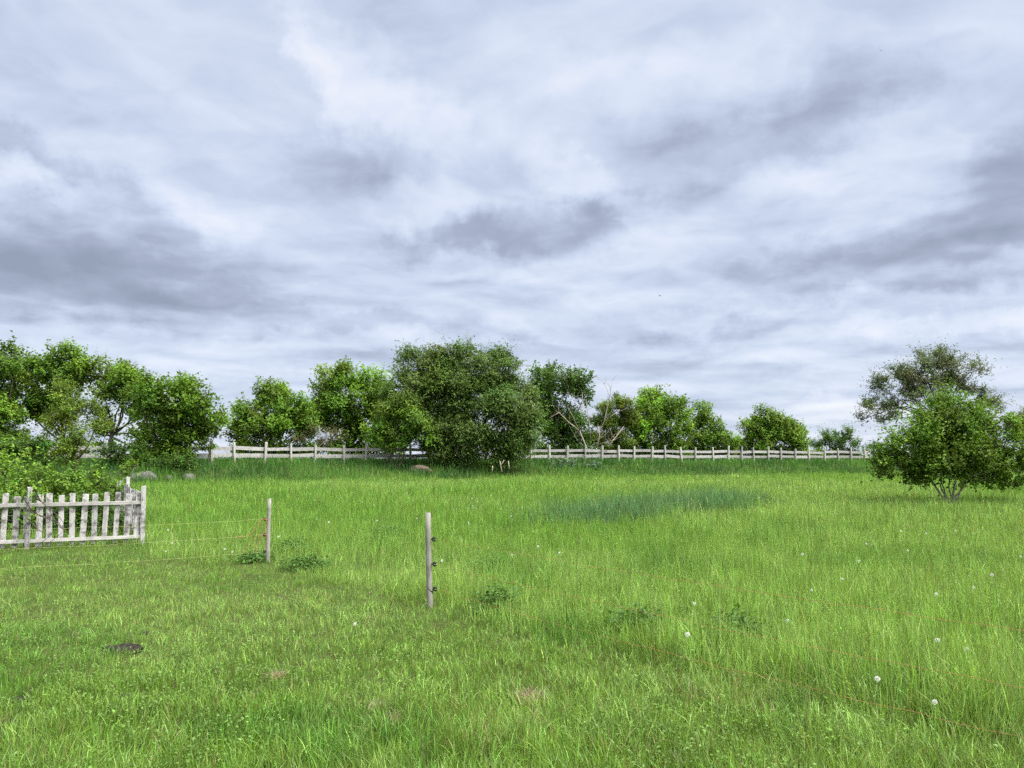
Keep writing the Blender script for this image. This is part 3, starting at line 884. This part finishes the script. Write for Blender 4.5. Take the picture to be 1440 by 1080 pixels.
# ------------------------------------------------------------------ electric fence: stakes, wires, rope
def stake(P, tip_px, sgn, label, heights, rad, band):
    root = empty('fence_stake', P, label, 'stake', 'wooden stakes of the electric fence')
    dist = P[1]
    top = at(tip_px[0], tip_px[1], dist) - P
    ts = np.linspace(0, 1, 7)
    pts = np.outer(ts, top) + np.outer(1 - ts, np.array([0, 0, -0.15]))
    pts[1:-1, :2] += rng.normal(0, 0.003, (5, 2))
    MB().tube(pts, np.linspace(rad * 1.08, rad * 0.95, 7), 10).build('post', M_STAKE, root, True)
    for hz in heights:
        c = top * (hz / top[2])
        ins = MB()
        ins.tube([c, c + np.array([sgn * (rad + 0.012), -0.01, 0])], [0.006, 0.006], 6)
        th = np.linspace(0.3, 2 * np.pi - 0.2, 9)
        cen = c + np.array([sgn * (rad + 0.028), -0.015, 0])
        ring = cen[None] + np.stack([np.cos(th) * 0.016 * sgn, np.sin(th) * 0.004, np.sin(th) * 0.016], 1)
        ins.tube(ring, [0.0115] * 9, 6)
        ins.build('insulator', M_BLACK, root, True)
    if band:
        c = top * 0.20
        th = np.linspace(0, 2 * np.pi, 13)
        MB().tube(c[None] + np.stack([np.cos(th) * (rad + 0.004), np.sin(th) * (rad + 0.004), -np.cos(th) * 0.035], 1), [0.004] * 13, 5).build('wire_tie', M_BLACK, root, True)
    return root


zf = [float(at(377, y, STAKE_FAR[1])[2] - STAKE_FAR[2]) for y in (730, 752, 776)]
zn = [float(at(605, y, STAKE_NEAR[1])[2] - STAKE_NEAR[2]) for y in (758, 793, 828)]
stake(STAKE_FAR, (378.5, 701), -1, 'round grey wooden stake with orange rope hanging from it, farther of the two', zf, 0.030, False)
stake(STAKE_NEAR, (602, 721), 1, 'round grey wooden stake with three black insulators on its right side, nearer one', zn, 0.031, True)


def sagging(a, b_, sag, n=40, jit=0.004):
    ts = np.linspace(0, 1, n)
    pts = np.outer(1 - ts, a) + np.outer(ts, b_)
    pts[:, 2] -= sag * 4 * ts * (1 - ts)
    pts[1:-1] += rng.normal(0, jit, (n - 2, 3))
    return pts


where = ['top', 'middle', 'lowest']
for k in range(3):
    a = np.array([STAKE_FAR[0] - 0.06, STAKE_FAR[1] - 0.015, STAKE_FAR[2] + zf[k]])
    b_ = np.array([WIRE_LEFT_END[0], WIRE_LEFT_END[1], 0.02 + [0.72, 0.46, 0.22][k]])
    o = MB().tube(sagging(a, b_, 0.05), 0.0011, 4).build('fence_wire', M_STRING)
    tag(o, f'{where[k]} thin yellowish wire running left from the roped stake past the picket fence', 'wire', 'fence wires left of the far stake')
    a = np.array([STAKE_NEAR[0] + 0.06, STAKE_NEAR[1] - 0.015, STAKE_NEAR[2] + zn[k]])
    b_ = np.array([WIRE_RIGHT_END[0], WIRE_RIGHT_END[1], 0.02 + [0.73, 0.45, 0.22][k]])
    o = MB().tube(sagging(a, b_, 0.05 + 0.02 * k, 50), 0.0010, 4).build('fence_wire', M_REDWIRE)
    tag(o, f'{where[k]} thin orange-red wire crossing the tall grass right of the near stake', 'wire', 'fence wires right of the near stake')

rope = MB()
YS = STAKE_FAR[1]
rp = lambda lst: np.array([at(a, b_, YS - 0.03 + rng.normal(0, 0.012)) for a, b_ in lst])
strands = [[(376, 731), (371, 729), (366, 731), (361, 738), (357, 746), (352, 752), (346, 754), (338, 754)],
           [(375, 730), (369, 730), (363, 735), (359, 743), (354, 749), (349, 753), (340, 755), (328, 756)],
           [(375, 731), (373, 737), (371, 748), (366, 757), (361, 764), (358, 771), (356, 776)],
           [(376, 753), (372, 751), (367, 753), (363, 760), (360, 768), (362, 774)],
           [(375, 731), (375, 740), (374.5, 752), (374, 765), (373, 775)],
           [(366, 733), (364, 745), (360, 755), (353, 765), (345, 774), (340, 779)]]
for s_ in strands:
    p = rp(s_)
    tt = np.linspace(0, len(p) - 1, 4 * len(p))
    p = np.stack([np.interp(tt, np.arange(len(p)), p[:, c]) for c in range(3)], 1)
    rope.tube(p + rng.normal(0, 0.003, p.shape), 0.0042, 5)
tag(rope.build('rope', M_ORANGE, smooth=True), 'tangled orange rope hanging off the left side of the far stake', 'rope')

# ------------------------------------------------------------------ boulders, soil, dry tufts, sticks
def lump(name, P, r, mat, label, cat, group=None, squash=0.7, rough=0.22, seed=0, sub=4, tri_jit=0.0):
    nu, nv = 28, 16
    u = np.linspace(0, 2 * np.pi, nu, endpoint=False)
    v = np.linspace(0.0, np.pi, nv)
    U, V = np.meshgrid(u, v, indexing='ij')
    d = np.stack([np.cos(U) * np.sin(V), np.sin(U) * np.sin(V), np.cos(V)], -1)
    k = 1 + rough * (fbm(d[..., 0] * 2 + seed * 7 + d[..., 2], d[..., 1] * 2 + d[..., 2] * 1.7, 1.1, seed, 4) - 0.5) * 2
    k = k + tri_jit * rng.normal(0, 1, k.shape) * np.sin(V)
    vv = d * k[..., None] * np.array(r)
    i, j = np.meshgrid(np.arange(nu), np.arange(nv - 1), indexing='ij')
    a = (i + 1) % nu
    q = np.stack([i * nv + j, i * nv + j + 1, a * nv + j + 1, a * nv + j], -1).reshape(-1, 4)
    o = MB().add(vv, q).build(name, mat, smooth=True)
    o.location = tuple(float(c) for c in P)
    return tag(o, label, cat, group)


GRP = 'boulders at the foot of the bank'
for px, py, Y, r, lb, sd_ in [(205, 672, 30.0, (0.46, 0.40, 0.34), 'largest rounded grey boulder right of the bramble thicket', 1),
                              (189, 672, 29.4, (0.24, 0.3, 0.28), 'darker grey boulder wedged between the brambles and the largest boulder', 2),
                              (265, 672, 31.0, (0.27, 0.28, 0.26), 'pale lone boulder in the grass farthest right of the boulders', 3),
                              (237, 674, 30.5, (0.20, 0.2, 0.18), 'small grey boulder half sunk in grass between the two larger pale ones', 4)]:
    P = on_ground(px, 677)
    r = tuple(c * P[1] / 34 for c in r)
    P[2] += 0.10
    lump('boulder', P, r, M_STONE, lb, 'boulder', GRP, seed=sd_)
lbs = ['largest patch of dark crumbly soil on the lawn at the left, a molehill', 'small dark molehill among grass near the bottom left corner',
       'lowest of the dark molehills at the left frame edge', 'little dark scrape of soil straight below the largest molehill',
       'thin scatter of dark soil just above and right of the largest molehill']
for (P, r, hh), lb, k in zip(MOLE_P, lbs, range(9)):
    Q = P.copy()
    Q[2] += 0.0
    lump('molehill', Q, (r * 1.15, r * 0.95, hh), M_SOIL, lb, 'molehill', 'molehills on the lawn', rough=0.35, seed=20 + k, tri_jit=0.17)
P = on_ground(590, 664)
P[2] += 0.12
lump('soil_mound', P, (0.62, 0.5, 0.30), M_SAND, 'bare pinkish-brown soil bank under the bright bush beside the willow', 'soil mound', seed=40, rough=0.3, tri_jit=0.03)

lbs = ['dry straw-coloured grass tuft at the bottom of the picture left of the centre', 'tiny pale dry tuft in the lawn well below the far stake',
       'flattened patch of grey dry grass right of the near stake, low in the picture', 'small dry brown tuft just left of the straw-coloured one']
for (P, r), lb in zip(DRY_P, lbs):
    n = int(260 * (r / 0.07))
    a = rng.uniform(0, 2 * np.pi, n)
    rr = r * np.sqrt(rng.random(n))
    pp = np.stack([np.cos(a) * rr, np.sin(a) * rr, np.zeros(n)], 1)
    v, qd, tr, c = blades(pp, rng.uniform(0.04, 0.12, n), rng.uniform(0.003, 0.006, n), rng.uniform(0.4, 1.5, n),
                          np.array([0.42, 0.34, 0.22])[None] * rng.uniform(0.35, 1.1, (n, 1)), 3)
    g = MB().add(v, qd, c)
    g.f.append(tr.astype(np.int32))
    o = g.build('dry_grass_tuft', M_GRASS)
    o.location = tuple(float(q_) for q_ in P)
    tag(o, lb, 'grass tuft', 'dry tufts in the lawn')

for pts, lb in [([(692, 664), (693, 655)], 'short pale upright stick in the bank grass below the willow'),
                ([(706, 664), (704, 655), (703, 648)], 'forked pale stick standing right of the short pale stick'),
                ([(716, 660), (715, 648)], 'grey stub of wood at the right edge of the willow foot')]:
    Y = 46.0
    p = np.array([at(a, b_, Y) for a, b_ in pts])
    s_ = MB().tube(p, np.linspace(0.045, 0.025, len(p)), 7)
    if len(p) == 3:
        s_.tube(np.array([p[1], p[1] + np.array([0.22, 0, 0.35])]), [0.04, 0.02], 6)
    tag(s_.build('stick', M_DEADWOOD, smooth=True), lb, 'stick', 'pale sticks below the willow')


# ------------------------------------------------------------------ broad-leaved weeds
def weed(px, py, w, h, col, label, leaf=(0.055, 0.034), n=420, name='weed_clump'):
    P = on_ground(px, py)
    n = int(n * 1.9) if leaf[0] < 0.1 else n
    h = h * 1.15
    d = unit(rng.normal(size=(n, 3)))
    d[:, 2] = np.abs(d[:, 2])
    r = rng.random(n) ** 0.45
    pos = d * r[:, None] * np.array([w, w * 0.8, h]) + rng.normal(0, 0.35, (n, 3)) * np.array([w, w, 0])
    pos[:, 2] += 0.02
    nr = unit(np.array([0, 0, 0.8]) + d * 0.4 + rng.normal(0, 0.6, (n, 3)))
    ax = unit(d * np.array([1, 1, 0.2]) + rng.normal(0, 0.4, (n, 3)))
    sz = rng.uniform(0.6, 1.3, n)
    tint = col[None] * rng.lognormal(0, 0.2, (n, 1))
    root = empty(name, P, label, 'weed', 'dark weed clumps in the grass')
    v, f, c = leaf_cards(pos, nr, ax, leaf[0] * sz, leaf[1] * sz, tint)
    MB().add(v, f, c).build('leaves', M_LEAF, root)
    s_ = MB()
    for k in rng.choice(n, 26, replace=False):
        s_.tube(np.array([[pos[k, 0] * .15, pos[k, 1] * .15, -0.02], pos[k] * np.array([.6, .6, .6]), pos[k]]), [0.003, 0.002, 0.0015], 4)
    s_.build('stems', M_STEM, root)


DK = np.array([0.080, 0.170, 0.034])
weed(430, 801, 0.27, 0.18, DK, 'dark leafy weed clump in short grass just right of the roped stake', n=380)
weed(405, 776, 0.30, 0.18, DK * 1.05, 'flat dark weed strip directly behind and right of the roped stake')
weed(700, 862, 0.22, 0.24, DK, 'dark weed clump in the grass a step right of the near stake', n=360)
weed(893, 902, 0.20, 0.27, DK * 0.9, 'dark leafy weed in tall grass near the left end of the orange-red wires', n=340)
weed(1042, 916, 0.22, 0.28, DK * 0.9, 'dark leafy weed standing just above the lowest orange-red wire', n=340)
weed(690, 806, 0.28, 0.20, DK * 1.1, 'faint dark weed clump above and right of the near stake', n=340)
weed(545, 757, 0.40, 0.22, DK * 1.2, 'wide dark weed clump between the two stakes, farther out in the meadow', n=460)
weed(358, 790, 0.22, 0.14, DK * 1.1, 'dark low weeds at the foot of the roped stake', n=260)
weed(795, 657, 0.8, 0.55, np.array([0.10, 0.17, 0.10]), 'grey-green broad-leaved weed in front of the fence right of the willow', (0.26, 0.15), 420)
weed(835, 659, 0.6, 0.45, np.array([0.09, 0.16, 0.09]), 'second grey-green broad-leaved weed, farther right along the bank', (0.24, 0.14), 320)

# ------------------------------------------------------------------ dandelion clocks
DAND = [(1180, 815), (1372, 827), (1323, 840), (1302, 752), (1344, 749), (1277, 776), (1209, 787), (1126, 787), (1218, 766), (1430, 784), (1401, 819), (1141, 826),
        (1265, 754), (1066, 704), (1225, 962), (1318, 909), (1361, 922), (1294, 985), (1107, 874), (955, 900), (980, 849), (661, 734), (754, 775), (786, 778),
        (713, 782), (724, 731), (672, 707), (447, 728), (464, 733), (460, 739), (529, 734), (660, 738), (617, 794), (510, 875), (315, 773), (326, 772), (383, 759),
        (590, 731), (446, 704), (527, 711), (595, 702), (510, 706), (239, 748), (241, 764), (233, 773), (665, 712), (668, 716), (663, 704),
        (814, 690), (842, 693), (870, 690), (1100, 690), (1120, 684), (1150, 690), (1060, 684), (790, 704), (735, 716), (640, 716), (575, 694), (545, 690), (480, 700), (690, 699)]


def make_dandelion():
    root = empty('dandelion_clock', (0, 0, 0), 'x', 'dandelion')
    MB().tube([[0, 0, -0.02], [0.006, 0.002, 0.12], [0.0, 0.0, 0.34]], [0.0026, 0.0022, 0.0018], 5).build('stem', M_STEM, root, True)
    n = 130
    k = np.arange(n) + 0.5
    ph, th = np.arccos(1 - 2 * k / n), np.pi * (1 + 5 ** 0.5) * k
    d = np.stack([np.cos(th) * np.sin(ph), np.sin(th) * np.sin(ph), np.cos(ph)], 1)
    u = unit(np.cross(d, np.array([0.3, 0.5, 0.8])))
    w_ = np.cross(d, u)
    hd = MB()
    c = np.array([0, 0, 0.345])
    a = np.linspace(0, 2 * np.pi, 5, endpoint=False)
    ring = c + d[:, None] * 0.0175 + 0.0024 * (np.cos(a)[None, :, None] * u[:, None] + np.sin(a)[None, :, None] * w_[:, None])
    ctr = c + d * 0.015
    v = np.concatenate([ctr[:, None], ring], 1).reshape(-1, 3)
    o_ = (np.arange(n) * 6)[:, None]
    f = np.concatenate([np.concatenate([o_, o_ + 1 + q_, o_ + 1 + (q_ + 1) % 5], 1) for q_ in range(5)])
    hd.add(v, f)
    hd.build('seed_head', M_FLUFF, root)
    return root


proto = make_dandelion()
kids = list(proto.children)
for k, (px, py) in enumerate(DAND):
    P = on_ground(px, py, 0.27)
    if k == 0:
        o = proto
    else:
        o = proto.copy()
        C.objects.link(o)
        for ch in kids:
            c = ch.copy()
            C.objects.link(c)
            c.parent = o
    o.location = tuple(float(v) for v in P)
    o.rotation_euler = (rng.normal(0, 0.12), rng.normal(0, 0.12), rng.uniform(0, 6))
    sc = rng.uniform(0.72, 0.98)
    o.scale = (sc, sc, sc * rng.uniform(0.9, 1.1))
    if px > 950 and py > 730:
        lb, gp = 'white dandelion clock on a thin stalk in the tall grass below the foreground bush', 'dandelion clocks right of the near stake'
    elif py > 722 and px < 620:
        lb, gp = 'white dandelion clock in the grass around the two stakes', 'dandelion clocks near the stakes'
    elif px < 720:
        lb, gp = 'tiny white dandelion clock far out in the meadow beyond the stakes', 'dandelion clocks far out in the meadow'
    else:
        lb, gp = 'small white dandelion clock near the blue-green grass patch', 'dandelion clocks near the blue-green patch'
    tag(o, lb, 'dandelion', gp)


# ------------------------------------------------------------------ two birds high up
def bird(px, py, Y, rz, label, span):
    P = at(px, py, Y)
    b_ = MB()
    L = span * 0.55
    b_.tube([[0, -L * .5, 0], [0, -L * .25, 0.0], [0, 0.05 * L, 0.01], [0, L * .32, 0.01], [0, L * .45, 0.012], [0, L * .55, 0.005]],
            [0.008, span * .05, span * .075, span * .05, span * .045, 0.004], 8)
    for s_ in (-1, 1):
        v = np.array([[0, L * .25, .01], [s_ * span * .25, L * .32, span * .10], [s_ * span * .5, L * .05, span * .06], [s_ * span * .24, L * .02, span * .09], [0, -L * .1, .01]])
        b_.add(np.concatenate([v, v - np.array([0, 0, 0.012])]),
               [[0, 1, 3, 4], [5, 9, 8, 6]])
        n0 = b_.n - 10
        b_.f.append(np.array([[1, 2, 3], [6, 8, 7]], np.int32) + n0)
    v = np.array([[-.02, -L * .45, 0], [.02, -L * .45, 0], [span * .09, -L * .8, 0], [-span * .09, -L * .8, 0]])
    b_.add(np.concatenate([v, v - np.array([0, 0, 0.01])]), [[0, 1, 2, 3], [7, 6, 5, 4]])
    o = b_.build('bird', M_BIRD)
    o.location = tuple(float(q_) for q_ in P)
    o.rotation_euler = (0.2, 0.3, rz)
    tag(o, label, 'bird', 'birds in the sky')


bird(928, 416, 90, 1.2, 'small dark bird flying low in the sky right of the centre', 0.42)
bird(1239, 71, 90, 0.4, 'tiny dark bird high in the upper right of the sky', 0.28)
